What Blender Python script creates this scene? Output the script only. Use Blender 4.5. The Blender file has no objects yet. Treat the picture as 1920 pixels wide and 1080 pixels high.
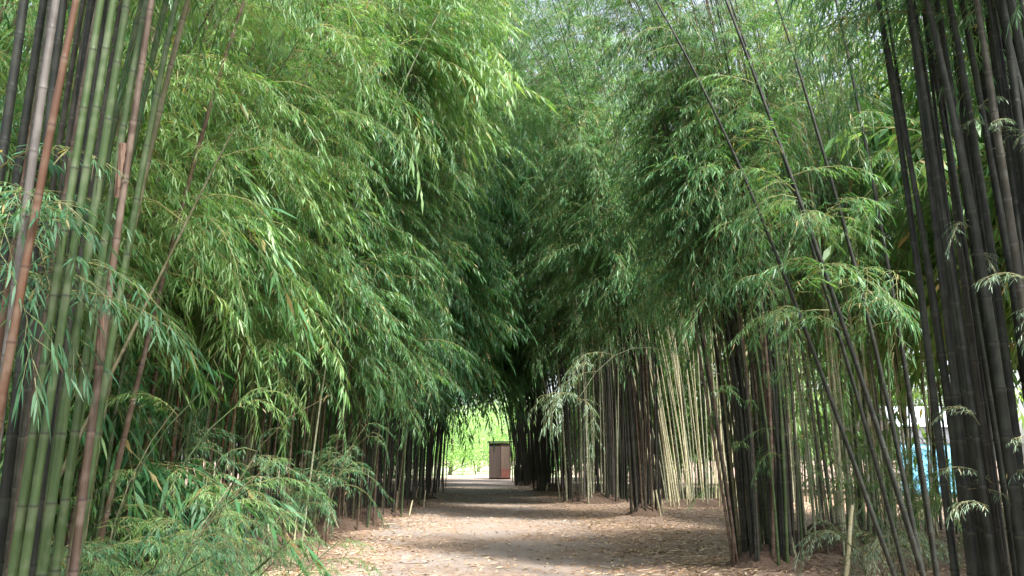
import bpy, math, random
import numpy as np
R = math.radians
S = bpy.context.scene
C = S.collection

# ------------------------------------------------------------------ camera
cam = bpy.data.objects.new('camera', bpy.data.cameras.new('camera'))
C.objects.link(cam)
cam.location = (0, 0, 1.5)
cam.rotation_euler = (R(90 + 12.1), 0, R(-2.0))
cam.data.sensor_width = 36
cam.data.lens = 28.1
cam.data.clip_start = 0.05
cam.data.clip_end = 2000
S.camera = cam

# ------------------------------------------------------------------ light
SUN_EL, SUN_AZ = 60, 142          # azimuth measured clockwise from +Y (the path)
w = bpy.data.worlds.new('World'); S.world = w; w.use_nodes = True
nt = w.node_tree
sky = nt.nodes.new('ShaderNodeTexSky'); sky.sky_type = 'NISHITA'
sky.sun_disc = False; sky.sun_elevation = R(SUN_EL); sky.sun_rotation = R(SUN_AZ)
sky.air_density = 1.0; sky.dust_density = 3.5; sky.ozone_density = 1.0
hsv = nt.nodes.new('ShaderNodeHueSaturation'); hsv.inputs['Saturation'].default_value = .5   # a hazy tropical sky
nt.links.new(sky.outputs[0], hsv.inputs['Color']); nt.links.new(hsv.outputs[0], nt.nodes['Background'].inputs[0])
nt.nodes['Background'].inputs[1].default_value = 0.15
sl = bpy.data.lights.new('sun', 'SUN'); so = bpy.data.objects.new('sun', sl); C.objects.link(so)
sl.energy = 3.8; sl.angle = R(5); sl.color = (1, 0.97, 0.90)
so.rotation_euler = (R(90 - SUN_EL), 0, R(180 - SUN_AZ))
so.location = (20, -20, 40)
S.view_settings.view_transform = 'Standard'; S.view_settings.look = 'None'
S.view_settings.gamma = 1; S.view_settings.use_curve_mapping = False
S.view_settings.exposure = 2.0
cy = S.cycles
cy.max_bounces = 8; cy.diffuse_bounces = 7; cy.glossy_bounces = 2; cy.transmission_bounces = 4
cy.transparent_max_bounces = 6
cy.sample_clamp_indirect = 6
cy.caustics_reflective = False; cy.caustics_refractive = False
cy.use_denoising = True

# ------------------------------------------------------------------ helpers
def tag(o, label=None, cat=None, group=None, kind=None):
    if label: o['label'] = label
    if cat: o['category'] = cat
    if group: o['group'] = group
    if kind: o['kind'] = kind
    return o

def empty(name, loc):
    o = bpy.data.objects.new(name, None); C.objects.link(o); o.location = loc
    o.empty_display_size = .2
    return o

def link(name, me, mat=None, parent=None, world_base=None):
    o = bpy.data.objects.new(name, me); C.objects.link(o)
    if mat is not None and len(me.materials) == 0: me.materials.append(mat)
    if parent is not None: o.parent = parent
    return o

def tri_mesh(name, V, F, smooth=False, attrs=None):
    """V (n,3), F (m,3) or (m,4) -> mesh, fast"""
    me = bpy.data.meshes.new(name)
    k = F.shape[1]
    me.vertices.add(len(V)); me.vertices.foreach_set('co', np.ascontiguousarray(V, dtype=np.float32).ravel())
    me.loops.add(F.size); me.loops.foreach_set('vertex_index', np.ascontiguousarray(F, dtype=np.int32).ravel())
    me.polygons.add(len(F)); me.polygons.foreach_set('loop_start', np.arange(0, F.size, k, dtype=np.int32))
    if smooth: me.polygons.foreach_set('use_smooth', np.ones(len(F), dtype=bool))
    if attrs:
        for an, av in attrs.items():
            a = me.attributes.new(an, 'FLOAT', 'POINT')
            a.data.foreach_set('value', np.ascontiguousarray(av, dtype=np.float32))
    me.update(calc_edges=True)
    return me

# ------------------------------------------------------------------ materials
def new_mat(name):
    m = bpy.data.materials.new(name); m.use_nodes = True
    n = m.node_tree.nodes; l = m.node_tree.links
    return m, n, l, n['Principled BSDF']

def ramp(n, stops):
    r = n.new('ShaderNodeValToRGB')
    e = r.color_ramp.elements
    while len(e) < len(stops): e.new(.5)
    for i, (p, c) in enumerate(stops):
        e[i].position = p; e[i].color = (*c, 1)
    return r

def leaf_mat(name, c0, c1, c2, dry=(0.30, 0.25, 0.12), trans=0.42, rough=.45):
    m, n, l, b = new_mat(name)
    at = n.new('ShaderNodeAttribute'); at.attribute_name = 'tint'
    r = ramp(n, [(0, c0), (.5, c1), (.93, c2), (.975, dry)])
    l.new(at.outputs['Fac'], r.inputs[0])
    l.new(r.outputs[0], b.inputs['Base Color'])
    b.inputs['Roughness'].default_value = rough
    b.inputs['Specular IOR Level'].default_value = .28
    t = n.new('ShaderNodeBsdfTranslucent')
    hs = n.new('ShaderNodeMixRGB'); hs.blend_type = 'MULTIPLY'; hs.inputs[0].default_value = 1
    hs.inputs[2].default_value = (1.5, 1.5, .6, 1)
    l.new(r.outputs[0], hs.inputs[1]); l.new(hs.outputs[0], t.inputs[0])
    mx = n.new('ShaderNodeMixShader'); mx.inputs[0].default_value = trans
    l.new(b.outputs[0], mx.inputs[1]); l.new(t.outputs[0], mx.inputs[2])
    l.new(mx.outputs[0], n['Material Output'].inputs[0])
    return m

LEAF = {
 'mid':  leaf_mat('leaf_mid',  (.026, .088, .036), (.060, .165, .062), (.150, .29, .130)),
 'cool': leaf_mat('leaf_cool', (.024, .088, .048), (.054, .158, .080), (.135, .27, .150)),
 'deep': leaf_mat('leaf_deep', (.032, .115, .052), (.064, .185, .078), (.120, .27, .115)),
 'warm': leaf_mat('leaf_warm', (.036, .114, .036), (.088, .205, .064), (.23, .37, .160)),
 'grey': leaf_mat('leaf_grey', (.04, .085, .05), (.09, .155, .10), (.20, .27, .19), trans=.3),
 'sun_pale2': leaf_mat('leaf_pale', (.07, .15, .085), (.13, .23, .14), (.24, .34, .23), trans=.35),
 'sun_pale': leaf_mat('leaf_sun_pale', (.14, .30, .10), (.30, .48, .21), (.52, .66, .42), trans=.45),  # leaf colour raised to stand in for hard sun on the far trees
}

def culm_mat(name, ca, cb, cnode, cpale, rough=.45, blotch=.5):
    m, n, l, b = new_mat(name)
    tc = n.new('ShaderNodeTexCoord')
    mp = n.new('ShaderNodeMapping'); mp.inputs['Scale'].default_value = (14, 14, 1.1)
    l.new(tc.outputs['Object'], mp.inputs[0])
    no = n.new('ShaderNodeTexNoise'); no.inputs['Scale'].default_value = 2.2; no.inputs['Detail'].default_value = 5
    l.new(mp.outputs[0], no.inputs[0])
    r = ramp(n, [(.32, ca), (.5, tuple((p + q) / 2 for p, q in zip(ca, cb))), (.68, cb)])
    l.new(no.outputs[0], r.inputs[0])
    # lichen and dirt blotches
    n2 = n.new('ShaderNodeTexNoise'); n2.inputs['Scale'].default_value = 9; n2.inputs['Detail'].default_value = 6
    l.new(tc.outputs['Object'], n2.inputs[0])
    r2 = ramp(n, [(.48, (0, 0, 0)), (.62, (blotch * 1.25,) * 3)])
    l.new(n2.outputs[0], r2.inputs[0])
    m0 = n.new('ShaderNodeMixRGB'); m0.inputs[2].default_value = (*cpale, 1)
    l.new(r2.outputs[0], m0.inputs[0]); l.new(r.outputs[0], m0.inputs[1])
    at = n.new('ShaderNodeAttribute'); at.attribute_name = 'node'
    m1 = n.new('ShaderNodeMixRGB'); m1.inputs[2].default_value = (*cnode, 1)
    l.new(at.outputs['Fac'], m1.inputs[0]); l.new(m0.outputs[0], m1.inputs[1])
    ap = n.new('ShaderNodeAttribute'); ap.attribute_name = 'bloom'
    m2 = n.new('ShaderNodeMixRGB'); m2.inputs[2].default_value = (*cpale, 1)
    l.new(ap.outputs['Fac'], m2.inputs[0]); l.new(m1.outputs[0], m2.inputs[1])
    l.new(m2.outputs[0], b.inputs['Base Color'])
    b.inputs['Roughness'].default_value = rough
    b.inputs['Specular IOR Level'].default_value = .28
    bp = n.new('ShaderNodeBump'); bp.inputs['Strength'].default_value = .25; bp.inputs['Distance'].default_value = .01
    l.new(no.outputs[0], bp.inputs['Height']); l.new(bp.outputs[0], b.inputs['Normal'])
    return m

CULM = {
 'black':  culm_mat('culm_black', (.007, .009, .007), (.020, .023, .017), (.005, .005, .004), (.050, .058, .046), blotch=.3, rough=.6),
 'green':  culm_mat('culm_green', (.026, .052, .016), (.055, .090, .030), (.015, .016, .010), (.10, .13, .07)),
 'olive':  culm_mat('culm_olive', (.065, .070, .032), (.115, .110, .055), (.04, .035, .02), (.19, .18, .12)),
 'rust':   culm_mat('culm_rust', (.060, .029, .017), (.115, .058, .030), (.04, .02, .013), (.17, .12, .08)),
 'brown':  culm_mat('culm_brown', (.050, .034, .024), (.105, .072, .050), (.03, .02, .015), (.18, .14, .11)),
 'mauve':  culm_mat('culm_mauve', (.070, .063, .058), (.115, .103, .094), (.045, .038, .03), (.15, .14, .13)),
 'dark':   culm_mat('culm_dark', (.020, .019, .014), (.046, .044, .032), (.012, .011, .009), (.095, .098, .078), blotch=.3, rough=.6),
 'pale':   culm_mat('culm_pale', (.20, .23, .14), (.33, .35, .23), (.12, .11, .07), (.46, .46, .36)),
 'straw':  culm_mat('culm_straw', (.30, .29, .17), (.46, .43, .27), (.18, .14, .08), (.55, .52, .38)),
}

def simple_mat(name, c0, c1, scale=8, rough=.8, bump=.3, stretch=(1, 1, 1)):
    m, n, l, b = new_mat(name)
    tc = n.new('ShaderNodeTexCoord'); mp = n.new('ShaderNodeMapping'); mp.inputs['Scale'].default_value = stretch
    no = n.new('ShaderNodeTexNoise'); no.inputs['Scale'].default_value = scale; no.inputs['Detail'].default_value = 7
    l.new(tc.outputs['Object'], mp.inputs[0]); l.new(mp.outputs[0], no.inputs[0])
    r = ramp(n, [(.3, c0), (.7, c1)]); l.new(no.outputs[0], r.inputs[0]); l.new(r.outputs[0], b.inputs['Base Color'])
    b.inputs['Roughness'].default_value = rough
    bp = n.new('ShaderNodeBump'); bp.inputs['Strength'].default_value = bump; bp.inputs['Distance'].default_value = .02
    l.new(no.outputs[0], bp.inputs['Height']); l.new(bp.outputs[0], b.inputs['Normal'])
    return m

def ground_mat(name, pal, mud, mudfac):
    m, n, l, b = new_mat(name)
    tc = n.new('ShaderNodeTexCoord')
    f = n.new('ShaderNodeTexNoise'); f.inputs['Scale'].default_value = 11; f.inputs['Detail'].default_value = 9; f.inputs['Roughness'].default_value = .72
    l.new(tc.outputs['Object'], f.inputs[0])
    r = ramp(n, [(.30, pal[0]), (.46, pal[1]), (.58, pal[2]), (.72, pal[3])])
    l.new(f.outputs[0], r.inputs[0])
    g = n.new('ShaderNodeTexNoise'); g.inputs['Scale'].default_value = .55; g.inputs['Detail'].default_value = 6; g.inputs['Distortion'].default_value = .6
    l.new(tc.outputs['Object'], g.inputs[0])
    r2 = ramp(n, [(.44, (0, 0, 0)), (.60, (mudfac,) * 3)]); l.new(g.outputs[0], r2.inputs[0])
    mx = n.new('ShaderNodeMixRGB'); mx.inputs[2].default_value = (*mud, 1)
    l.new(r2.outputs[0], mx.inputs[0]); l.new(r.outputs[0], mx.inputs[1])
    l.new(mx.outputs[0], b.inputs['Base Color'])
    b.inputs['Roughness'].default_value = .85
    bp = n.new('ShaderNodeBump'); bp.inputs['Strength'].default_value = .8; bp.inputs['Distance'].default_value = .03
    l.new(f.outputs[0], bp.inputs['Height']); l.new(bp.outputs[0], b.inputs['Normal'])
    return m

M_GROUND = ground_mat('litter_soil', [(.065, .045, .035), (.165, .112, .080), (.25, .178, .132), (.44, .335, .26)], (.24, .175, .138), .5)
M_PATH = ground_mat('path_soil', [(.09, .066, .054), (.18, .130, .100), (.245, .180, .140), (.40, .31, .245)], (.20, .175, .160), .8)
M_ROOT = simple_mat('root_crown', (.04, .024, .016), (.12, .075, .05), 26, rough=.9, bump=1.0)
M_GRASS = simple_mat('grass_turf', (.20, .27, .10), (.48, .46, .32), .7)
M_LITTER = leaf_mat('fallen_leaf', (.20, .12, .075), (.34, .23, .15), (.52, .42, .31), dry=(.6, .52, .4), trans=.12, rough=.7)
M_WOOD_SHADE = simple_mat('shaded_boards', (.030, .020, .016), (.052, .034, .027), 5, stretch=(9, 9, .6))  # booth wood darkened in colour for its shaded faces
M_WOOD_LIT = simple_mat('lit_boards', (.085, .06, .044), (.14, .10, .075), 5, stretch=(9, 9, .6))  # lighter copy of the booth wood, painted as its lit right side
M_RED = simple_mat('red_boards', (.09, .028, .022), (.14, .045, .035), 5)
M_BARK = simple_mat('bark', (.08, .06, .045), (.17, .135, .10), 6, stretch=(4, 4, .8))
M_SHEATH = simple_mat('papery_sheath', (.09, .05, .035), (.20, .13, .09), 12, stretch=(6, 6, .7))
M_TURQ = simple_mat('turquoise_tarpaulin', (.11, .40, .60), (.20, .52, .74), 2, rough=.45)
M_WHITE = simple_mat('white_cloth', (.38, .46, .54), (.52, .60, .68), 2, rough=.6)
M_STEEL = simple_mat('tent_pole_steel', (.30, .31, .32), (.42, .43, .44), 4, rough=.4)

# ------------------------------------------------------------------ ground
def vnoise(x, y, seed=0):
    xi = np.floor(x).astype(int); yi = np.floor(y).astype(int)
    fx = x - xi; fy = y - yi; fx = fx * fx * (3 - 2 * fx); fy = fy * fy * (3 - 2 * fy)
    def h(a, b): 
        v = np.sin(a * 127.1 + b * 311.7 + seed * 17.3) * 43758.5453
        return v - np.floor(v)
    return (h(xi, yi) * (1 - fx) + h(xi + 1, yi) * fx) * (1 - fy) + (h(xi, yi + 1) * (1 - fx) + h(xi + 1, yi + 1) * fx) * fy

MOUNDS = []      # (x, y, radius, height), filled from the clump table before the ground is built
def gz(x, y):
    x = np.asarray(x, float); y = np.asarray(y, float)
    z = .05 * (vnoise(x * .7, y * .7, 1) - .5) + .03 * (vnoise(x * 2.3, y * 2.3, 2) - .5)
    z = z * np.clip((80 - np.abs(y)) / 20, 0, 1)
    for mx, my, mr, mh in MOUNDS:
        d2 = ((x - mx) ** 2 + (y - my) ** 2) / (mr * mr)
        z = z + mh * np.exp(-d2 * 1.6) * (1 + .35 * (vnoise(x * 4, y * 4, 3) - .5))
    return z

# ------------------------------------------------------------------ leafy sprays (prototypes in numpy)
def unit(v): return v / (np.linalg.norm(v, axis=-1, keepdims=True) + 1e-9)

def make_spray(rng, fine, L=1.0, ntw=13, lpt=6, leaf=.16, wid=.0145):
    """a bamboo side branch: main axis along +x, rising then drooping, alternating twigs, fans of hanging leaves"""
    V = []; F = []; T = []; bare = rng.choice([0, .05, .15, .4])
    def stem(pts, r0, r1):
        b = len(V); n = len(pts)
        for i, p in enumerate(pts):
            r = r0 + (r1 - r0) * i / (n - 1)
            for a in range(3):
                an = a * 2.0944
                V.append((p[0], p[1] + r * math.cos(an), p[2] + r * math.sin(an))); T.append(.96)
        for i in range(n - 1):
            for a in range(3):
                q = b + i * 3 + a; s = b + i * 3 + (a + 1) % 3
                F.append((q, s, s + 3)); F.append((q, s + 3, q + 3))
    up = rng.uniform(.1, .9); droop = rng.uniform(.5, 1.6)
    sway = rng.uniform(-.25, .25)
    def ax(t): return np.array([L * (t - .12 * t ** 3), L * sway * t * t, L * (up * t - droop * t * t * .75)])
    stem([ax(t) for t in np.linspace(0, 1, 6)], .006, .0015)
    for k in range(ntw):
        t = .12 + .88 * (k + rng.uniform(-.3, .3)) / (ntw - 1); t = min(max(t, .08), 1)
        p = ax(t); d = unit(ax(min(t + .02, 1.02)) - ax(t - .02))
        side = (1 if k % 2 else -1)
        tl = L * rng.uniform(.16, .34) * (1.1 - .45 * t)
        az = side * rng.uniform(.35, 1.25) if k < ntw - 1 else 0
        ca, sa = math.cos(az), math.sin(az)
        td = unit(np.array([d[0] * ca - d[1] * sa, d[0] * sa + d[1] * ca, d[2] * .6 + rng.uniform(-.25, .3)]))
        def tw(u): return p + td * tl * u + np.array([0, 0, -.45 * tl * u * u])
        stem([tw(0), tw(.5), tw(1)], .0028, .001)
        base_t = rng.uniform(0, 1)
        for j in range(lpt):
            if rng.uniform() < bare: continue
            u = .25 + .75 * j / (lpt - 1); q = tw(u)
            dd = unit(tw(u) - tw(u - .1))
            an = (1 if j % 2 else -1) * rng.uniform(.3, 1.15) if j < lpt - 1 else rng.uniform(-.2, .2)
            ca, sa = math.cos(an), math.sin(an)
            ld = unit(np.array([dd[0] * ca - dd[1] * sa, dd[0] * sa + dd[1] * ca, dd[2] - rng.uniform(-.25, .6)]))
            ll = leaf * rng.uniform(.6, 1.25); ww = wid * rng.uniform(.8, 1.25) * (ll / leaf) ** .5
            sd = unit(np.cross(ld, np.array([rng.uniform(-.5, .5), rng.uniform(-.5, .5), 1.0])))
            bend = np.array([0, 0, -ll * rng.uniform(.08, .34)])
            tint = np.clip(.55 * base_t + .45 * rng.uniform(0, 1), 0, .93)
            if rng.uniform() < .025: tint = 1
            b = len(V)
            if fine:
                V += [q, q + ld * ll * .3 - sd * ww + bend * .06, q + ld * ll * .3 + sd * ww + bend * .06,
                      q + ld * ll * .7 - sd * ww * .72 + bend * .45, q + ld * ll * .7 + sd * ww * .72 + bend * .45, q + ld * ll + bend]
                F += [(b, b + 2, b + 1), (b + 1, b + 2, b + 4), (b + 1, b + 4, b + 3), (b + 3, b + 4, b + 5)]
                T += [tint] * 6
            else:
                V += [q, q + ld * ll * .4 - sd * ww + bend * .15, q + ld * ll * .4 + sd * ww + bend * .15, q + ld * ll + bend]
                F += [(b, b + 2, b + 1), (b + 1, b + 2, b + 3)]
                T += [tint] * 4
    return np.array(V, np.float32), np.array(F, np.int32), np.array(T, np.float32)

_r = np.random.default_rng(7)
# leaf length in metres relative to a spray of unit length; sprays are then scaled to their real length
SPR = {
 'near': [make_spray(_r, True, ntw=20, lpt=7, leaf=.105, wid=.0054) for _ in range(12)],
 'mid':  [make_spray(_r, False, ntw=18, lpt=7, leaf=.098, wid=.0062) for _ in range(12)],
 'far':  [make_spray(_r, False, ntw=16, lpt=6, leaf=.115, wid=.0090) for _ in range(9)],
 'back': [make_spray(_r, False, ntw=14, lpt=5, leaf=.14, wid=.0145) for _ in range(8)],
}

def place_sprays(kind, pos, az, pitch, scale, rng, tshift=0.0):
    """joins copies of spray prototypes into one vertex/face/tint set"""
    Vs, Fs, Ts = [], [], []; off = 0
    P = SPR[kind]
    which = rng.integers(0, len(P), len(pos))
    for i in range(len(pos)):
        V, F, T = P[which[i]]
        V = V * scale[i]
        if rng.uniform() < .5: V = V * np.array([1, -1, 1], np.float32)
        cp, sp = math.cos(pitch[i]), math.sin(pitch[i])
        x = V[:, 0] * cp - V[:, 2] * sp; z = V[:, 0] * sp + V[:, 2] * cp
        ca, sa = math.cos(az[i]), math.sin(az[i])
        Vs.append(np.stack([x * ca - V[:, 1] * sa + pos[i][0], x * sa + V[:, 1] * ca + pos[i][1], z + pos[i][2]], 1))
        Fs.append(F + off); off += len(V)
        sh = tshift + rng.normal(0, .2)
        Ts.append(np.where(T > .95, T, np.clip(T + sh, 0, .93)))
    return np.concatenate(Vs), np.concatenate(Fs), np.concatenate(Ts)

# ------------------------------------------------------------------ culms
def culm_path(H, lean, arch, archdir, wob, rng, n):
    s = np.linspace(0, 1, n)
    z = H * (s - .20 * abs(arch) * s ** 4)
    a = arch * H * s ** 2.6 * .62
    x = lean[0] * H * s + math.cos(archdir) * a
    y = lean[1] * H * s + math.sin(archdir) * a
    ph = rng.uniform(0, 6.28, 2)
    x = x + wob * (np.sin(s * 7 + ph[0]) - math.sin(ph[0])); y = y + wob * (np.sin(s * 6 + ph[1]) - math.sin(ph[1]))
    return np.stack([x, y, z], 1)

def culm_mesh(path, r0, r1, sides, fine):
    """tube with swollen nodes; the spacing of path rows is the node spacing"""
    rows = []; rad = []; nd = []; bl = []
    n = len(path)
    for i in range(n):
        t = i / (n - 1); r = r0 + (r1 - r0) * t ** 1.25
        if 0 < i < n - 1 and fine:
            dn = path[i] - path[i - 1]; du = path[i + 1] - path[i]
            rows += [path[i] - dn * .10, path[i] - dn * .035, path[i], path[i] + du * .03, path[i] + du * .09]
            rad += [r, r * 1.02, r * 1.17, r * 1.02, r * .985]; nd += [0, .15, 1, .2, 0]; bl += [.0, .75, .1, .0, 0]
        else:
            rows.append(path[i]); rad.append(r * (1.08 if 0 < i < n - 1 else 1)); nd.append(.5 if 0 < i < n - 1 else 0); bl.append(.1)
    rows = np.array(rows); rad = np.array(rad)
    tan = unit(np.gradient(rows, axis=0))
    u = unit(np.cross(tan, np.array([0, 1.0, .01]))); v = np.cross(tan, u)
    an = np.linspace(0, 2 * math.pi, sides, endpoint=False)
    V = rows[:, None, :] + rad[:, None, None] * (np.cos(an)[None, :, None] * u[:, None, :] + np.sin(an)[None, :, None] * v[:, None, :])
    m = len(rows)
    i, j = np.meshgrid(np.arange(m - 1), np.arange(sides), indexing='ij'); j2 = (j + 1) % sides
    F = np.stack([i * sides + j, i * sides + j2, (i + 1) * sides + j2, (i + 1) * sides + j], -1).reshape(-1, 4)
    return tri_mesh('culm', V.reshape(-1, 3), F[:, ::-1] if False else F, True,
                    {'node': np.repeat(nd, sides), 'bloom': np.repeat(bl, sides)})

def add_culm(root, rng, off, H, r0, lean, arch, archdir, mat, lod, leafmat,
             zlow, nspr, slen, bias=None, wob=.03, tshift=0.0, label=None, leaf_up=1.0, biasw=.9, zhigh=None):
    step = {'near': .27, 'mid': .36, 'far': .8, 'back': 1.6}[lod]
    n = max(5, int(H / step))
    path = culm_path(H, lean, arch, archdir, wob, rng, n)
    sides = {'near': 10, 'mid': 7, 'far': 5, 'back': 4}[lod]
    me = culm_mesh(path, r0, max(r0 * .16, .004), sides, lod in ('near', 'mid'))
    c = link('culm', me, CULM[mat], root)
    c.location = (off[0], off[1], float(gz(root.location.x + off[0], root.location.y + off[1])) - .06 - root.location.z)
    if label: c['label'] = label
    if nspr > 0:
        zz = path[:, 2]; zt = zz.max()
        t0 = np.searchsorted(zz, min(zlow, zt * .8)) / (n - 1); t0 = min(t0, .9)
        t1 = 1.0 if zhigh is None else min(1.0, np.searchsorted(zz, zhigh) / (n - 1))
        ts = t0 + (t1 - t0) * rng.uniform(0, 1, nspr) ** 1.15
        idx = ts * (n - 1); i0 = np.clip(idx.astype(int), 0, n - 2); fr = (idx - i0)[:, None]
        pos = path[i0] * (1 - fr) + path[i0 + 1] * fr
        if bias is None: az = rng.uniform(0, 6.283, nspr)
        else:
            az = bias + rng.normal(0, biasw, nspr)
            k = rng.uniform(0, 1, nspr) < .25; az[k] = rng.uniform(0, 6.283, k.sum())
        sc = slen * rng.uniform(.5, 1.25, nspr) * (1.05 - .45 * (ts - t0) / max(1e-3, 1 - t0))
        pit = rng.uniform(-.4, .5, nspr) * leaf_up
        V, F, T = place_sprays(lod, pos, az, pit, sc, rng, tshift)
        link('foliage', tri_mesh('foliage', V, F, False, {'tint': T}), LEAF[leafmat], c)
    return c

def twigs(culm, rng, off, n, z0, z1, slen, az, leafmat, kind='near'):
    for k in range(n):
        pos = [(off[0], off[1], rng.uniform(z0, z1))]
        V, F, T = place_sprays(kind, pos, [az + rng.normal(0, .5)], [rng.uniform(-.1, .4)], [slen * rng.uniform(.7, 1.2)], rng, .05)
        link('leafy_twig', tri_mesh('leafy_twig', V, F, False, {'tint': T}), LEAF[leafmat], culm)

def foot(root, rng, spread, elong, mat):
    # lumpy root crown with caught litter, and a few old cut stubs
    nr, na = 9, 34
    V = []
    for i in range(nr):
        t = i / (nr - 1); rr = (spread + .16) * t
        for j in range(na):
            a = 6.2832 * j / na
            x = rr * math.cos(a) * (1 + .10 * math.sin(a * 3 + 1)); y = rr * math.sin(a) * elong * (1 + .10 * math.sin(a * 4))
            g = float(gz(root.location.x + x, root.location.y + y)) - root.location.z
            V.append((x, y, g - .05 + .24 * (1 - t ** 2.2) * (.75 + .5 * float(vnoise(np.array(x * 9 + 50), np.array(y * 9 + 50), 4)))))
    F = [(i * na + j, (i + 1) * na + j, (i + 1) * na + (j + 1) % na, i * na + (j + 1) % na) for i in range(nr - 1) for j in range(na)]
    link('root_mound', tri_mesh('root_mound', np.array(V), np.array(F), True), M_ROOT, root)
    for k in range(4):
        a = rng.uniform(0, 6.28); rr = (spread + .05) * rng.uniform(.75, 1.05)
        me = culm_mesh(culm_path(rng.uniform(.25, .7), (rng.normal(0, .15), rng.normal(0, .15)), 0, 0, .003, rng, 4), .022, .018, 8, True)
        o = link('cut_stub', me, CULM['brown' if k % 2 else 'straw'], root)
        x, y = rr * math.cos(a), rr * math.sin(a) * elong
        o.location = (x, y, float(gz(root.location.x + x, root.location.y + y)) - .03 - root.location.z)

def clump(label, x, y, n, spread, H, r, arch, archdir, mats, lod, leafmat, zlow, nspr, slen, seed,
          group=None, splay=.05, mound=.0, bias=None, tshift=0.0, wob=.04, name='bamboo_clump', cat='bamboo clump', biasw=.9, elong=1.0, bare=0.0, low=0.0, lowz=(.8, 3.8)):
    rng = np.random.default_rng(seed)
    z0 = float(gz(x, y))
    root = tag(empty(name, (x, y, z0)), label, cat, group)
    if mound > 0: foot(root, rng, spread, elong, mats[0])
    for i in range(n):
        a = i * 2.39996 + rng.uniform(-.3, .3); rr = spread * math.sqrt((i + .5) / n)
        off = (rr * math.cos(a), rr * math.sin(a) * elong)
        h = H * rng.uniform(.72, 1.08)
        ln = (math.cos(a) * splay * rr / spread + rng.normal(0, .018), math.sin(a) * splay * rr / spread + rng.normal(0, .018))
        cu = add_culm(root, rng, off, h, r * rng.uniform(.7, 1.2), ln, arch * rng.uniform(.5, 1.3), archdir + rng.normal(0, .45),
                 mats[int(rng.integers(0, len(mats)))], lod, leafmat, zlow * rng.uniform(.85, 1.25),
                 0 if rng.uniform() < bare else max(1, int(nspr * rng.uniform(.7, 1.3))), slen, archdir if bias is None else bias, wob, tshift, biasw=biasw)
        if low and rng.uniform() < low: twigs(cu, rng, (ln[0] * 2, ln[1] * 2, 0), 2, lowz[0], lowz[1], .62, -1.9, leafmat, lod)
    return root

# ---- the clump table: label, x, y, n, spread, H, r, arch, archdir(deg), culm mats, lod, leaf mat, zlow, sprays, spray length, seed, extras
G_L = 'bamboo clumps along the left of the path'; G_R = 'bamboo clumps along the right of the path'
G_BL = 'bamboo clumps behind the left row'; G_BR = 'bamboo clumps behind the right row'
T = []
def row(*a, **k): T.append((a, k))
# left row
row('leafy clump right behind the thick foreground culms, its bright sprays hanging over the path', -3.7, 6.6, 18, .75, 9.5, .024, .38, 8, ['green', 'olive', 'brown'], 'near', 'warm', 2.3, 34, 1.08, 11, tshift=.14, group=G_L, bias=R(-12), splay=.07)
row('clump of slim green and rust culms behind the low pale-tipped leaves at left', -4.0, 9.9, 26, .85, 10.5, .020, .36, 0, ['green', 'olive', 'brown', 'rust'], 'mid', 'warm', 3.0, 28, 1.35, 12, group=G_L, bias=R(-15), splay=.06, mound=.12)
row('left clump whose bare culms meet the path nearest the bottom edge of the photo', -3.6, 13.8, 30, .95, 13.0, .021, .38, 0, ['green', 'brown', 'olive', 'pale'], 'mid', 'mid', 3.2, 34, 1.45, 13, group=G_L, bias=R(-15), mound=.12)
row('third clump down the left edge of the path, with feathery low twigs', -3.3, 17.6, 30, 1.0, 15.5, .022, .42, 0, ['green', 'dark', 'olive', 'brown'], 'mid', 'mid', 2.9, 34, 1.5, 14, group=G_L, bias=R(-15), mound=.12)
row('fourth clump down the left edge, grey-green culms under a dark crown', -3.0, 21.6, 28, 1.0, 17.5, .024, .46, 0, ['green', 'dark', 'dark', 'olive'], 'mid', 'cool', 3.2, 32, 1.6, 15, group=G_L, bias=R(-10), mound=.12)
row('fifth clump down the left edge, dark culms close together', -2.9, 26.0, 26, 1.0, 18.5, .026, .50, 0, ['dark', 'green', 'brown'], 'far', 'deep', 4.0, 38, 2.2, 16, group=G_L, bias=R(-15), biasw=.6, mound=.1)
row('sixth clump down the left edge, almost black culms', -2.9, 31.0, 26, 1.1, 18.0, .028, .52, 0, ['dark', 'dark', 'green'], 'far', 'deep', 4.6, 38, 2.4, 17, group=G_L, bias=R(-15), biasw=.6, mound=.1)
row('seventh clump down the left edge, in the dark of the tunnel', -2.9, 37.5, 26, 1.2, 14.5, .03, .54, 0, ['dark'], 'far', 'deep', 4.6, 34, 1.9, 18, group=G_L, bias=0)
row('eighth clump down the left edge, just short of the bright opening', -3.2, 45, 26, 1.3, 14, .03, .54, 0, ['dark'], 'far', 'deep', 6.4, 32, 2.0, 19, group=G_L, bias=0)
row('last clump on the left, framing the bright opening', -3.9, 54, 48, 1.4, 13, .03, .52, 0, ['dark', 'green'], 'far', 'mid', 7.2, 16, 2.0, 20, group=G_L, bias=0)
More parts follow.
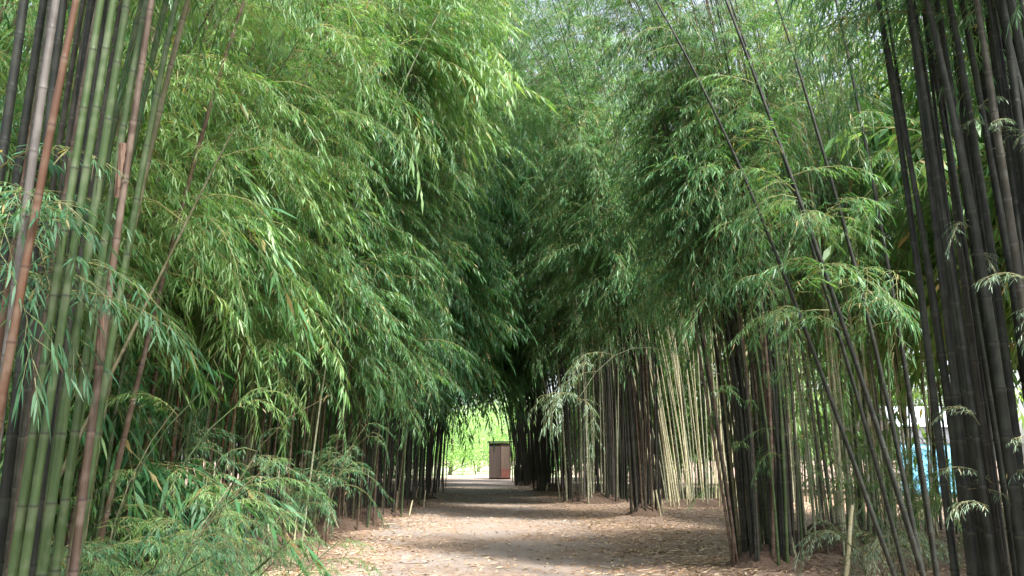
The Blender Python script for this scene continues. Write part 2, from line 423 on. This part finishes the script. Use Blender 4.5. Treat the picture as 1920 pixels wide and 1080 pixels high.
# right row
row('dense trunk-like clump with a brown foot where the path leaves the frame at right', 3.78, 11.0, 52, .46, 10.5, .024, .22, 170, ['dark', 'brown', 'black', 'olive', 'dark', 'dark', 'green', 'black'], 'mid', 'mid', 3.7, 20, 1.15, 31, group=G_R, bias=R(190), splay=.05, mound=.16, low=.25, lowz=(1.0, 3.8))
row('clump of pale upright culms beside the brown-footed one, on the litter mound', 5.2, 12.2, 38, .85, 10.5, .020, .16, 175, ['pale', 'pale', 'straw', 'pale', 'green', 'dark'], 'mid', 'mid', 3.5, 18, 1.1, 32, group=G_R, bias=R(200), splay=.06, mound=.38, low=.6, lowz=(.7, 3.8))
row('airy clump of thin light culms in front of the turquoise tent', 6.9, 14.0, 26, .9, 10.5, .018, .12, 180, ['pale', 'straw', 'green'], 'mid', 'warm', 4.2, 18, 1.2, 33, group=G_R, bias=R(220), splay=.08, mound=.15, low=.9)
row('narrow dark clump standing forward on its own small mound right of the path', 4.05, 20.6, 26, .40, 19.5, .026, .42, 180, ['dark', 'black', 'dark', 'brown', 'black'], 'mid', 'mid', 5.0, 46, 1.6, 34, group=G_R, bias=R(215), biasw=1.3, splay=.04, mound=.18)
row('clump of sunlit straw-coloured culms fanning out beside the side opening', 7.2, 26.0, 60, 1.9, 12.5, .024, .22, 185, ['straw', 'straw', 'pale'], 'mid', 'warm', 9.5, 12, 1.4, 35, group=G_R, bias=R(200), splay=.14, mound=.1, elong=.6)
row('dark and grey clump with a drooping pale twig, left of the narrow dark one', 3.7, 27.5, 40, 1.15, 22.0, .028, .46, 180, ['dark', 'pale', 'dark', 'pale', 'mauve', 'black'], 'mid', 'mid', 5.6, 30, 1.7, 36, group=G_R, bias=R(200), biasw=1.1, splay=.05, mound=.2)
row('black-looking clump far down the right side, on a low brown mound', 3.05, 37.5, 36, .85, 15, .032, .50, 180, ['dark'], 'far', 'deep', 5.4, 36, 2.4, 37, group=G_R, bias=R(190), biasw=.6, mound=.2)
row('second to last dark clump on the right of the tunnel', 2.75, 46, 56, 1.0, 14, .034, .52, 180, ['dark'], 'far', 'deep', 6.8, 22, 2.0, 38, group=G_R, bias=R(180), mound=.15)
row('last clump on the right, beside the brown booth', 3.15, 56, 70, 1.25, 13, .034, .50, 180, ['dark', 'green'], 'far', 'mid', 7.2, 14, 2.0, 39, group=G_R, bias=R(180))
row('tall clump of slender dark culms between the two right rows', 6.0, 33, 34, 1.4, 17.5, .032, .30, 180, ['dark', 'brown'], 'far', 'deep', 6.0, 26, 1.9, 40, group=G_R, bias=R(200))
# crowns that close the roof
TC = 'tall clump behind the front row, its arching crown closing the roof over the path'
for i, (x, y, ad) in enumerate([(-5.2, 20.5, 0), (5.4, 30.5, 180), (-5.0, 15.5, 0)]):
    row(TC, x, y, 15, 1.1, (22 if y > 30 else 19) if y > 16 else 14, .034, .50, ad, ['dark', 'brown', 'green'], 'far', 'warm', 8.5, 46, 2.0, 120 + i, tshift=.28, group='tall clumps whose crowns close over the path', bias=R(ad), biasw=1.3)  # tint shifted paler, standing in for light through the roof leaves
# unseen clump added behind the camera to keep sun off the foreground culms
row('leafy clump standing beside the camera on the right, nearer than every other clump', 3.9, -1.6, 18, .8, 13, .03, .35, 170, ['dark', 'brown'], 'far', 'mid', 5.5, 40, 1.9, 140, group=G_R, bias=R(170), biasw=1.4)
# behind the rows
LB = 'bamboo clump behind the left row, only its leafy crown and shaded culms showing'
RB = 'bamboo clump behind the right row, only its leafy crown and shaded culms showing'
for i, (x, y, H) in enumerate([(-8.5, 66, 13), (-13, 60, 14), (-10, 46, 15), (-5.8, 9.0, 10), (-6.6, 13, 12), (-6.4, 18, 16), (-6.6, 24, 19), (-6.6, 31, 16), (-6.6, 40, 15), (-7, 50, 14), (-10, 16, 15), (-11, 26, 16), (-6.0, 5.2, 10), (-8.5, 58, 13), (-6.4, 35.5, 15), (-6.6, 45, 15)]):
    row(LB, x, y, 16, 1.5, H, .03, .25, 0, ['dark', 'brown', 'green'], 'back' if y > 12 else 'far', 'warm' if H > 17 else 'deep', .5 if y < 20 else .6, 30, 2.1, 60 + i, group=G_BL, bias=R(-30), biasw=1.6)
for i, (x, y, H) in enumerate([(10.8, 29.5, 19), (7.2, 41, 20), (7.2, 50, 16), (12.5, 34, 17), (9.6, 37, 23), (7.6, 45.5, 15), (8.5, 58, 13), (8.4, 32, 22), (14, 40, 16), (18.5, 36, 14), (24, 30, 14), (10.3, 12.6, 9), (9.0, 17.8, 15), (11.4, 18.6, 15), (8.3, 9.2, 14), (13.5, 14.5, 15), (9.8, 10.5, 15), (11, 47, 15), (12, 56, 14), (17, 47, 14), (21, 44, 13), (10, 64, 13), (15, 64, 13)]):
    row(RB, x, y, 16, 1.5, H, .03, .22, 180, ['dark', 'pale', 'green'], 'back', 'warm' if (x > 8 or H > 17) else 'mid', 5.5 if i in (0, 7) else (.6 if y > 30 else 3.0), 28, 2.2, 80 + i, tshift=.2 if H > 14 else 0, group=G_BR, bias=R(210), biasw=1.6)  # taller crowns tinted paler in place of light shining through

for a, k in T:
    mh = k.get('mound', 0)
    if mh: MOUNDS.append((a[1], a[2], a[4] + .55, mh))
for a, k in T:
    a = list(a); a[8] = R(a[8])
    clump(*a, **k)

# ---- foreground clump at the left: thick culms placed one by one
def foreground_left():
    rng = np.random.default_rng(101)
    root = tag(empty('bamboo_clump', (-1.85, 3.5, float(gz(-1.85, 3.5)))), 'big foreground clump of thick green, rust and grey culms at the left edge', 'bamboo clump', G_L)
    # x, y (metres), H, radius, lean x, lean y, arch, material, label
    rows = [(-1.83, 3.00, 8, .018, .030, 0, .10, 'rust', 'orange-brown culm bending left at its foot'),
            (-1.82, 3.15, 9, .020, -.01, 0, .05, 'mauve', 'smooth grey-mauve culm'),
            (-1.83, 3.30, 9.5, .020, .012, .0, .06, 'green', None), (-1.78, 3.28, 9.5, .019, .012, 0, .08, 'green', None),
            (-1.80, 3.45, 9.5, .022, .015, 0, .10, 'green', None), (-1.77, 3.50, 9, .020, .014, .01, .15, 'green', None),
            (-1.68, 3.50, 9, .019, .002, 0, .10, 'brown', 'red-brown culm wrapped in old papery sheaths'),
            (-1.80, 3.70, 9, .019, .012, .02, .20, 'green', None), (-1.95, 3.95, 9, .020, .025, .02, .25, 'olive', None),
            (-2.05, 4.0, 9.5, .022, .02, .03, .2, 'green', None), (-2.15, 4.1, 9.5, .022, .03, 0, .2, 'green', None),
            (-2.05, 3.7, 9.5, .024, .02, 0, .1, 'brown', None), (-2.0, 3.45, 9.5, .024, .0, 0, .0, 'dark', None),
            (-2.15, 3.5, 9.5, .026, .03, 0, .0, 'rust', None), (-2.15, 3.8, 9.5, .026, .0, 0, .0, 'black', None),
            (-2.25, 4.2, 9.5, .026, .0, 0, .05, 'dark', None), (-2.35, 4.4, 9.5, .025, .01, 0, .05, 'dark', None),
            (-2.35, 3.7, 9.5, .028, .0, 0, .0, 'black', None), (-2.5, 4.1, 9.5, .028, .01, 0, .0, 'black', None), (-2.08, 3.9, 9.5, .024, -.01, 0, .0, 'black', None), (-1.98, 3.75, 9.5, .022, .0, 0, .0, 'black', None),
            (-2.4, 4.6, 9.5, .026, .01, 0, .05, 'dark', None), (-2.6, 4.7, 9.5, .026, .0, 0, .05, 'dark', None), (-2.7, 4.8, 9.5, .024, .0, 0, .1, 'dark', None),
            (-2.55, 4.0, 3.3, .014, .34, .0, .05, 'olive', 'slim olive culm leaning far to the right')]
    for i, (x, y, H, r, lx, ly, ar, m, lb) in enumerate(rows):
        c = add_culm(root, rng, (x + 1.85, y - 3.5), H, r, (lx, ly), ar, R(5), m, 'near', 'warm', 4.2, 15 if H > 5 else 3, .8, R(10), .012, .0, lb)
        if i in (13, 17):
            twigs(c, rng, (lx * 2.6, 0, 0), 7, 2.25, 2.95, .75, -.9, 'cool')
        if m in ('brown',) and i == 6:
            for zz in (1.95, 2.72):
                sheath(c, (x + .01 + lx * zz, y - .0, zz), r * 1.05, .26, rng)
    return root

def sheath(parent, at, r, h, rng):
    V = []; n = 12; m = 6
    for i in range(m):
        t = i / (m - 1)
        for j in range(n):
            a = -1.9 + 3.8 * j / (n - 1) * (1 - .55 * t)
            rr = r * (.9 + .3 * t * t) + .004 * math.sin(j * 2.1 + i)
            V.append((rr * math.cos(a - 1.2), rr * math.sin(a - 1.2), h * t))
    F = [(i * n + j, i * n + j + 1, (i + 1) * n + j + 1, (i + 1) * n + j) for i in range(m - 1) for j in range(n - 1)]
    me = tri_mesh('sheath', np.array(V), np.array(F), True)
    o = link('sheath', me, M_SHEATH, parent)
    lx = at[0] + 1.85 - parent.location.x - 1.85 + 1.85
    # local to the culm: straight up its axis
    o.location = (.01 * at[2], 0, at[2])
    o.rotation_euler = (0, 0, rng.uniform(-1, 1))
    return o

foreground_left()

# ---- foreground clump at the right edge, dark
def foreground_right():
    rng = np.random.default_rng(202)
    cx, cy = 3.5, 5.0
    root = tag(empty('bamboo_clump', (cx, cy, float(gz(cx, cy)))), 'big near-black foreground clump at the right edge', 'bamboo clump', G_R)
    for i in range(60):
        a = i * 2.39996; rr = .64 * math.sqrt((i + .5) / 60)
        off = (rr * math.cos(a) + .12, rr * math.sin(a) * 1.2)
        add_culm(root, rng, off, 9.5 * rng.uniform(.8, 1.05), .030 * rng.uniform(.6, 1.25), (rng.normal(0, .012), rng.normal(0, .012)),
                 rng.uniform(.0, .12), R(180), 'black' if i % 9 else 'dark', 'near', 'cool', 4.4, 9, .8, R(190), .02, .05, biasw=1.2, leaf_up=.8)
        if off[1] < .1 and off[0] < .45:
            twigs(list(root.children)[-1], rng, (0, -.03, 0), 2, .7, 3.9, .42, R(250), 'grey')
    return root
foreground_right()

def leaning_right():
    rng = np.random.default_rng(303)
    cx, cy = 4.25, 7.8
    root = tag(empty('bamboo_clump', (cx, cy, float(gz(cx, cy)))), 'open clump of a few dark culms leaning left over the path, before the turquoise tent', 'bamboo clump', G_R)
    for (ox, oy, H, r, lx, ar) in [(0, 0, 9.5, .030, -.20, .10), (.10, .3, 9.5, .027, -.10, .12), (-.12, .25, 9, .026, -.26, .16), (.05, .5, 9, .024, -.16, .1), (.32, .5, 9.5, .03, -.02, .1)]:
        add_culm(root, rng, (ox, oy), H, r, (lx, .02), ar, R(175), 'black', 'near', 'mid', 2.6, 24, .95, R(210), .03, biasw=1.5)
leaning_right()

def hanging_twig():
    # a pale drooping branch reaching out over the path
    rng = np.random.default_rng(71)
    root = [o for o in bpy.data.objects if str(o.get('label', '')).startswith('dense trunk-like clump')][0]
    c = [k for k in root.children if k.name.startswith('culm')][5]
    t = np.linspace(0, 1, 9)
    ox, oy = -float(c.location.x), -float(c.location.y)
    path = np.stack([ox - .4 - 2.1 * t, oy + .2 - .3 * t, 2.55 + 1.0 * t - 1.35 * t ** 3.5], 1)
    st = link('side_branch', culm_mesh(path, .006, .002, 6, False), CULM['pale'], c)
    for k, (f, az, sc_) in enumerate([(.75, 3.4, .8), (.88, 2.7, .9), (.88, 4.2, .8), (1.0, 2.9, .8), (1.0, 3.9, .9), (1.0, 5.2, .7)]):
        p = path[int(f * 8)]
        V, F, T = place_sprays('near', [p], [az], [-.1], [sc_ * 1.0], rng, .3)
        link('leafy_twig', tri_mesh('leafy_twig', V, F, False, {'tint': T}), LEAF['sun_pale2'], st)
hanging_twig()

# ---- low leafy growth
def shrub(label, x, y, n, H, leafmat, seed, slen=.8, spread=.35, splay=.35, lod='near', nspr=9, tshift=0, mats=('green', 'olive'), archdir=-20, arch=.5, zl=.25, group='low bamboo shoots at the foot of the clumps'):
    rng = np.random.default_rng(seed)
    root = tag(empty('young_bamboo', (x, y, float(gz(x, y)))), label, 'young bamboo', group)
    for i in range(n):
        a = i * 2.4; rr = spread * math.sqrt((i + .5) / n)
        add_culm(root, rng, (rr * math.cos(a), rr * math.sin(a)), H * rng.uniform(.6, 1.15), .008, (math.cos(a) * splay * .5, math.sin(a) * splay * .5),
                 arch * rng.uniform(.5, 1.5), R(archdir) + rng.normal(0, .6), mats[i % len(mats)], lod, leafmat, H * zl, nspr, slen, R(archdir), .02, tshift, biasw=1.3)
shrub('low young bamboo with bright yellow-green tips at the bottom edge, left of the path', -1.85, 5.3, 12, 1.15, 'mid', 401, .5, .4, .4, tshift=.4)
shrub('dark blue-green young bamboo at the foot of the thick foreground culms', -2.2, 5.0, 12, 1.5, 'cool', 402, .6, .4, .35)
shrub('taller young bamboo arching over, just right of the thick foreground culms', -2.5, 5.9, 9, 2.3, 'warm', 403, .6, .35, .35, nspr=7)
shrub('young bamboo with blue-green leaves between the rust culms and the path', -3.2, 8.6, 7, 2.3, 'cool', 404, .7, .5, .3, 'mid', 7)
shrub('thin young bamboo at the path edge under the left row', -2.75, 12.3, 8, 2.0, 'cool', 405, .7, .5, .3, 'mid', 7)
shrub('young bamboo with grey-green leaves on the litter mound at right', 5.0, 10.2, 8, 1.1, 'grey', 406, .6, .4, .5, 'mid', 7, archdir=200)
shrub('bright green young bamboo among the pale culms in front of the tent', 5.9, 11.2, 9, 2.2, 'warm', 407, .7, .6, .4, 'mid', 7, archdir=200)
shrub('bushy young bamboo half hiding the turquoise tent', 8.5, 16.6, 9, 2.1, 'mid', 409, .8, .6, .35, 'mid', 7, archdir=180)
shrub('young bamboo filling the gap behind the leaning dark culms', 7.4, 11.6, 10, 2.0, 'warm', 408, .8, .8, .4, 'mid', 9, archdir=180)

# ------------------------------------------------------------------ ground meshes
def build_ground():
    xs = np.concatenate([[-900, -300, -120, -60, -35], np.arange(-20, 20.01, .16), [35, 60, 120, 300, 900]])
    ys = np.concatenate([[-900, -300, -100, -40, -12], np.arange(-4, 62, .2), np.arange(62, 80, 1.5), [90, 120, 200, 400, 900]])
    X, Y = np.meshgrid(xs, ys, indexing='ij'); Z = gz(X, Y)
    V = np.stack([X, Y, Z], -1).reshape(-1, 3); ny = len(ys)
    i, j = np.meshgrid(np.arange(len(xs) - 1), np.arange(ny - 1), indexing='ij')
    F = np.stack([i * ny + j, (i + 1) * ny + j, (i + 1) * ny + j + 1, i * ny + j + 1], -1).reshape(-1, 4)
    tag(link('ground', tri_mesh('ground', V, F, True), M_GROUND), kind='structure')
    # trodden path, 4 mm above
    ys = np.arange(-4, 72, .2); us = np.linspace(0, 1, 22)
    lx = -2.25 + .35 * (vnoise(ys * .8, ys * 0, 5) - .5) + .12 * (vnoise(ys * 3, ys * 0, 6) - .5)
    rx = 2.55 + .4 * (vnoise(ys * .7, ys * 0, 8) - .5) + .12 * (vnoise(ys * 3, ys * 0, 9) - .5)
    X = lx[:, None] + (rx - lx)[:, None] * us[None, :]; Y = np.repeat(ys[:, None], len(us), 1)
    Z = gz(X, Y) + .004; nu = len(us)
    V = np.stack([X, Y, Z], -1).reshape(-1, 3)
    i, j = np.meshgrid(np.arange(len(ys) - 1), np.arange(nu - 1), indexing='ij')
    F = np.stack([i * nu + j, i * nu + j + 1, (i + 1) * nu + j + 1, (i + 1) * nu + j], -1).reshape(-1, 4)
    tag(link('path', tri_mesh('path', V, F, True), M_PATH), kind='structure')
    # sunny grass beyond the tunnel
    V = np.array([(-9, 67.5, .03), (8, 67.5, .03), (14, 190, .03), (-14, 190, .03)]); 
    tag(link('grass_field', tri_mesh('grass_field', V, np.array([(0, 1, 2, 3)])), M_GRASS), kind='structure')
build_ground()

def build_litter():
    rng = np.random.default_rng(55)
    n = 110000
    d = 3 + 42 * rng.uniform(0, 1, n) ** 1.25
    x = rng.uniform(-1, 1, n) * (2.5 + d * .40) + .6; y = d
    dens = vnoise(x * 1.1, y * .8, 21) * .6 + vnoise(x * 3.1, y * 2.5, 22) * .4
    edge = np.clip(np.abs(x - .15) / 2.6, 0, 1) ** 2
    for mx, my, mr, mh in MOUNDS:
        edge = np.maximum(edge, 1.3 * np.exp(-((x - mx) ** 2 + (y - my) ** 2) / (mr * mr)))
    keep = rng.uniform(0, 1, n) < (.18 + .75 * edge) * (.4 + 1.2 * dens)
    x, y = x[keep], y[keep]; n = len(x)
    z = gz(x, y) + .010
    a = rng.uniform(0, 6.283, n); L = rng.uniform(.05, .17, n); W = rng.uniform(.006, .015, n) + y * .0003
    tw = rng.uniform(0, 1, n) < .02; L[tw] = rng.uniform(.3, .7, tw.sum()); W[tw] = .005
    dx, dy = np.cos(a), np.sin(a); tz = rng.uniform(-.005, .03, n); cz = rng.uniform(.0, .02, n)
    v0 = np.stack([x - dx * L / 2, y - dy * L / 2, z], 1); v2 = np.stack([x + dx * L / 2, y + dy * L / 2, z + tz], 1)
    v1 = np.stack([x - dy * W, y + dx * W, z + cz], 1); v3 = np.stack([x + dy * W, y - dx * W, z + cz * .3], 1)
    V = np.stack([v0, v1, v2, v3], 1).reshape(-1, 3); b = np.arange(n) * 4
    F = np.concatenate([np.stack([b, b + 3, b + 1], 1), np.stack([b + 1, b + 3, b + 2], 1)])
    t = np.repeat(rng.uniform(0, 1, n) ** 1.2 * .93, 4)
    o = link('leaf_litter', tri_mesh('leaf_litter', V, F, False, {'tint': t}), M_LITTER)
    tag(o, 'dry fallen bamboo leaves scattered over the path and mounds', 'leaf litter', kind='stuff')
build_litter()

# ------------------------------------------------------------------ boxes and tubes for built things
def box(name, x0, x1, y0, y1, z0, z1, mat, parent, bev=.008):
    me = bpy.data.meshes.new(name)
    v = [(x, y, z) for x in (x0, x1) for y in (y0, y1) for z in (z0, z1)]
    f = [(0, 1, 3, 2), (4, 6, 7, 5), (0, 4, 5, 1), (2, 3, 7, 6), (0, 2, 6, 4), (1, 5, 7, 3)]
    me.from_pydata(v, [], f); me.update()
    o = link(name, me, mat, parent)
    m = o.modifiers.new('bevel', 'BEVEL'); m.width = bev; m.segments = 2
    return o

def booth():
    r = tag(empty('wooden_booth', (1.22, 63, 0)), 'dark brown upright wooden booth beside the bright opening at the end of the path', 'booth')
    r.scale = (.93, .93, .93)
    # boards in the shaded and lit tones facing the path, each board its own width, joined as one panel
    def boards(x0, x1, yb, n, name, mat):
        vs = []; fs = []
        w = (x1 - x0) / n
        for i in range(n):
            a, b_ = x0 + i * w + .008, x0 + (i + 1) * w - .008; y = yb + (.012 if i % 2 else 0); k = len(vs)
            vs += [(a, y, .12), (b_, y, .12), (b_, y, 2.95), (a, y, 2.95), (a, y + .04, .12), (b_, y + .04, .12), (b_, y + .04, 2.95), (a, y + .04, 2.95)]
            fs += [(k, k + 1, k + 2, k + 3), (k + 5, k + 4, k + 7, k + 6), (k, k + 4, k + 5, k + 1), (k + 3, k + 2, k + 6, k + 7), (k, k + 3, k + 7, k + 4), (k + 1, k + 5, k + 6, k + 2)]
        me = bpy.data.meshes.new(name); me.from_pydata(vs, [], fs); me.update(); link(name, me, mat, r)
    boards(-.78, .10, 0, 6, 'front_panel', M_WOOD_SHADE)
    boards(.16, .86, .0, 5, 'door', M_WOOD_LIT)
    box('post', -.86, -.79, -.02, .06, 0, 3.0, M_WOOD_SHADE, r); box('post', .105, .155, -.02, .06, 0, 3.0, M_WOOD_SHADE, r); box('post', .87, .94, -.02, .06, 0, 3.0, M_WOOD_SHADE, r)
    box('kick_board', .165, .86, -.045, -.004, .12, .85, M_RED, r)
    box('side_wall', -.85, -.80, .07, 1.6, 0, 2.95, M_WOOD_SHADE, r); box('side_wall', .88, .93, .07, 1.6, 0, 2.95, M_WOOD_LIT, r)
    box('back_wall', -.79, .87, 1.55, 1.6, 0, 2.95, M_WOOD_SHADE, r)
    box('roof', -1.0, 1.08, -.15, 1.75, 3.003, 3.09, M_WOOD_SHADE, r)
booth()

def tent():
    r = tag(empty('market_tent', (15.8, 27.5, 0)), 'white-topped tent with a turquoise tarpaulin wall, seen through the culms at right', 'tent')
    import bmesh
    def sheet(name, pts, nx, nz, mat, wave, th=.012):
        p = [np.array(q, float) for q in pts]; V = []; 
        for i in range(nx + 1):
            u = i / nx
            for j in range(nz + 1):
                v = j / nz
                q = (p[0] * (1 - u) + p[1] * u) * (1 - v) + (p[3] * (1 - u) + p[2] * u) * v
                q = q + np.array([0, wave * math.sin(u * 19 + v * 2) * (1 - v * .5), 0 if nz < 3 else wave * .3 * math.sin(u * 9)])
                V.append(q)
        F = [(i * (nz + 1) + j, (i + 1) * (nz + 1) + j, (i + 1) * (nz + 1) + j + 1, i * (nz + 1) + j + 1) for i in range(nx) for j in range(nz)]
        o = link(name, tri_mesh(name, np.array(V), np.array(F), True), mat, r)
        s = o.modifiers.new('thick', 'SOLIDIFY'); s.thickness = th
    sheet('tarpaulin_wall', [(-1.6, 0, .35), (1.6, 0, .15), (1.6, 0, 2.0), (-1.6, 0, 2.0)], 40, 8, M_TURQ, .05)
    sheet('cloth_wall', [(-1.6, 0.03, 2.02), (1.6, 0.03, 2.02), (1.6, 0.03, 2.6), (-1.6, 0.03, 2.6)], 40, 4, M_WHITE, .03)
    sheet('roof', [(-1.9, -.3, 2.6), (1.9, -.3, 2.6), (1.2, 1.6, 3.4), (-1.2, 1.6, 3.4)], 20, 4, M_WHITE, .03)
    sheet('roof', [(1.9, 3.5, 2.6), (-1.9, 3.5, 2.6), (-1.2, 1.6, 3.4), (1.2, 1.6, 3.4)], 20, 4, M_WHITE, .03)
    for x in (-1.65, 1.65):
        for y in (-.06, 3.2):
            me = bpy.data.meshes.new('pole'); b = bmesh.new(); bmesh.ops.create_cone(b, cap_ends=True, segments=10, radius1=.03, radius2=.025, depth=2.6); b.to_mesh(me); b.free()
            o = link('pole', me, M_STEEL, r); o.location = (x, y, 1.3)
tent()

# ---- cut culm stump leaning on the mound at right and small fallen bits
def cut_pole():
    rng = np.random.default_rng(9)
    me = culm_mesh(culm_path(.95, (.16, -.05), 0, 0, .005, rng, 5), .028, .022, 10, True)
    o = link('cut_culm', me, CULM['straw']); o.location = (4.42, 10.15, float(gz(4.42, 10.15)) - .03)
    tag(o, 'short pale cut culm sticking up from the litter mound at right', 'bamboo stump')
    for i, (x, y, a) in enumerate([(1.9, 12.9, .4), (-.6, 18.6, 1.3), (3.1, 14.9, 2.2)]):
        pass
cut_pole()

# ------------------------------------------------------------------ trees beyond the tunnel
def tree(label, x, y, H, cr, seed, leafmat='warm', nleaf=9000, group='sunlit trees beyond the tunnel'):
    rng = np.random.default_rng(seed)
    r = tag(empty('tree', (x, y, 0)), label, 'tree', group)
    # trunk with limbs
    Vs = []; Fs = []; off = 0; tips = []
    def tube(pts, r0, r1, k=7):
        nonlocal off
        pts = np.array(pts); n = len(pts); tan = unit(np.gradient(pts, axis=0)); u = unit(np.cross(tan, np.array([.1, 1, .05]))); v = np.cross(tan, u)
        rad = np.linspace(r0, r1, n); an = np.linspace(0, 6.2832, k, endpoint=False)
        V = pts[:, None] + rad[:, None, None] * (np.cos(an)[None, :, None] * u[:, None] + np.sin(an)[None, :, None] * v[:, None])
        i, j = np.meshgrid(np.arange(n - 1), np.arange(k), indexing='ij'); j2 = (j + 1) % k
        Vs.append(V.reshape(-1, 3)); Fs.append(np.stack([i * k + j, i * k + j2, (i + 1) * k + j2, (i + 1) * k + j], -1).reshape(-1, 4) + off); off += n * k
    t = np.linspace(0, 1, 8)
    tube(np.stack([.2 * np.sin(t * 3), .1 * np.sin(t * 4), H * .7 * t], 1), .22, .07)
    for i in range(14):
        a = i * 2.4; h0 = H * (.04 + .62 * i / 14); L = cr * rng.uniform(.6, 1)
        p0 = np.array([.2 * math.sin(h0 / H / .7 * 3), .1 * math.sin(h0 / H / .7 * 4), h0])
        pts = [p0 + np.array([math.cos(a) * L * s, math.sin(a) * L * s, L * (.55 * s - .1 * s * s)]) for s in np.linspace(0, 1, 5)]
        tube(pts, .06, .02, 5); tips += [pts[-1], pts[3], pts[2]]
    tips += [np.array([0, 0, H * .75])] * 3
    link('trunk', tri_mesh('trunk', np.concatenate(Vs), np.concatenate(Fs), True), M_BARK, r)
    tips = np.array(tips)
    c = tips[rng.integers(0, len(tips), nleaf)] + rng.normal(0, 1, (nleaf, 3)) * np.array([cr * .19, cr * .19, cr * .17])
    c[:, 2] = np.maximum(c[:, 2], .15)
    L = rng.uniform(.10, .22, nleaf)
    d = unit(rng.normal(0, 1, (nleaf, 3))); s = unit(np.cross(d, rng.normal(0, 1, (nleaf, 3))))
    V = np.stack([c, c + d * L[:, None] * .5 - s * L[:, None] * .3, c + d * L[:, None] * .5 + s * L[:, None] * .3, c + d * L[:, None]], 1).reshape(-1, 3)
    b = np.arange(nleaf) * 4
    F = np.concatenate([np.stack([b, b + 2, b + 1], 1), np.stack([b + 1, b + 2, b + 3], 1)])
    link('crown', tri_mesh('crown', V, F, False, {'tint': np.repeat(rng.uniform(0, .93, nleaf), 4)}), LEAF[leafmat], r)
tree('sunlit bushy tree filling the left of the bright opening', -3.2, 79, 7.5, 3.2, 1, leafmat='sun_pale', nleaf=14000)
tree('sunlit tree showing above the booth in the bright opening', 2.6, 84, 9.5, 4.0, 2, leafmat='sun_pale', nleaf=16000)
tree('farther pale green tree at the middle of the bright opening', -.6, 97, 10, 4.5, 3, 'sun_pale', nleaf=16000)
tree('farther tree behind the booth at the right of the opening', 6.5, 95, 10, 4.5, 4, 'mid')
tree('low sunlit bush right of the booth, beyond the last clumps', 6.2, 77, 4.5, 2.6, 6, 'mid', nleaf=12000)
tree('low sunlit bush at the far left edge of the opening', -7.5, 76, 4.5, 2.8, 7, 'mid', nleaf=12000)
tree('farther tree at the left of the opening', -8.5, 92, 10, 4.5, 5, 'mid')
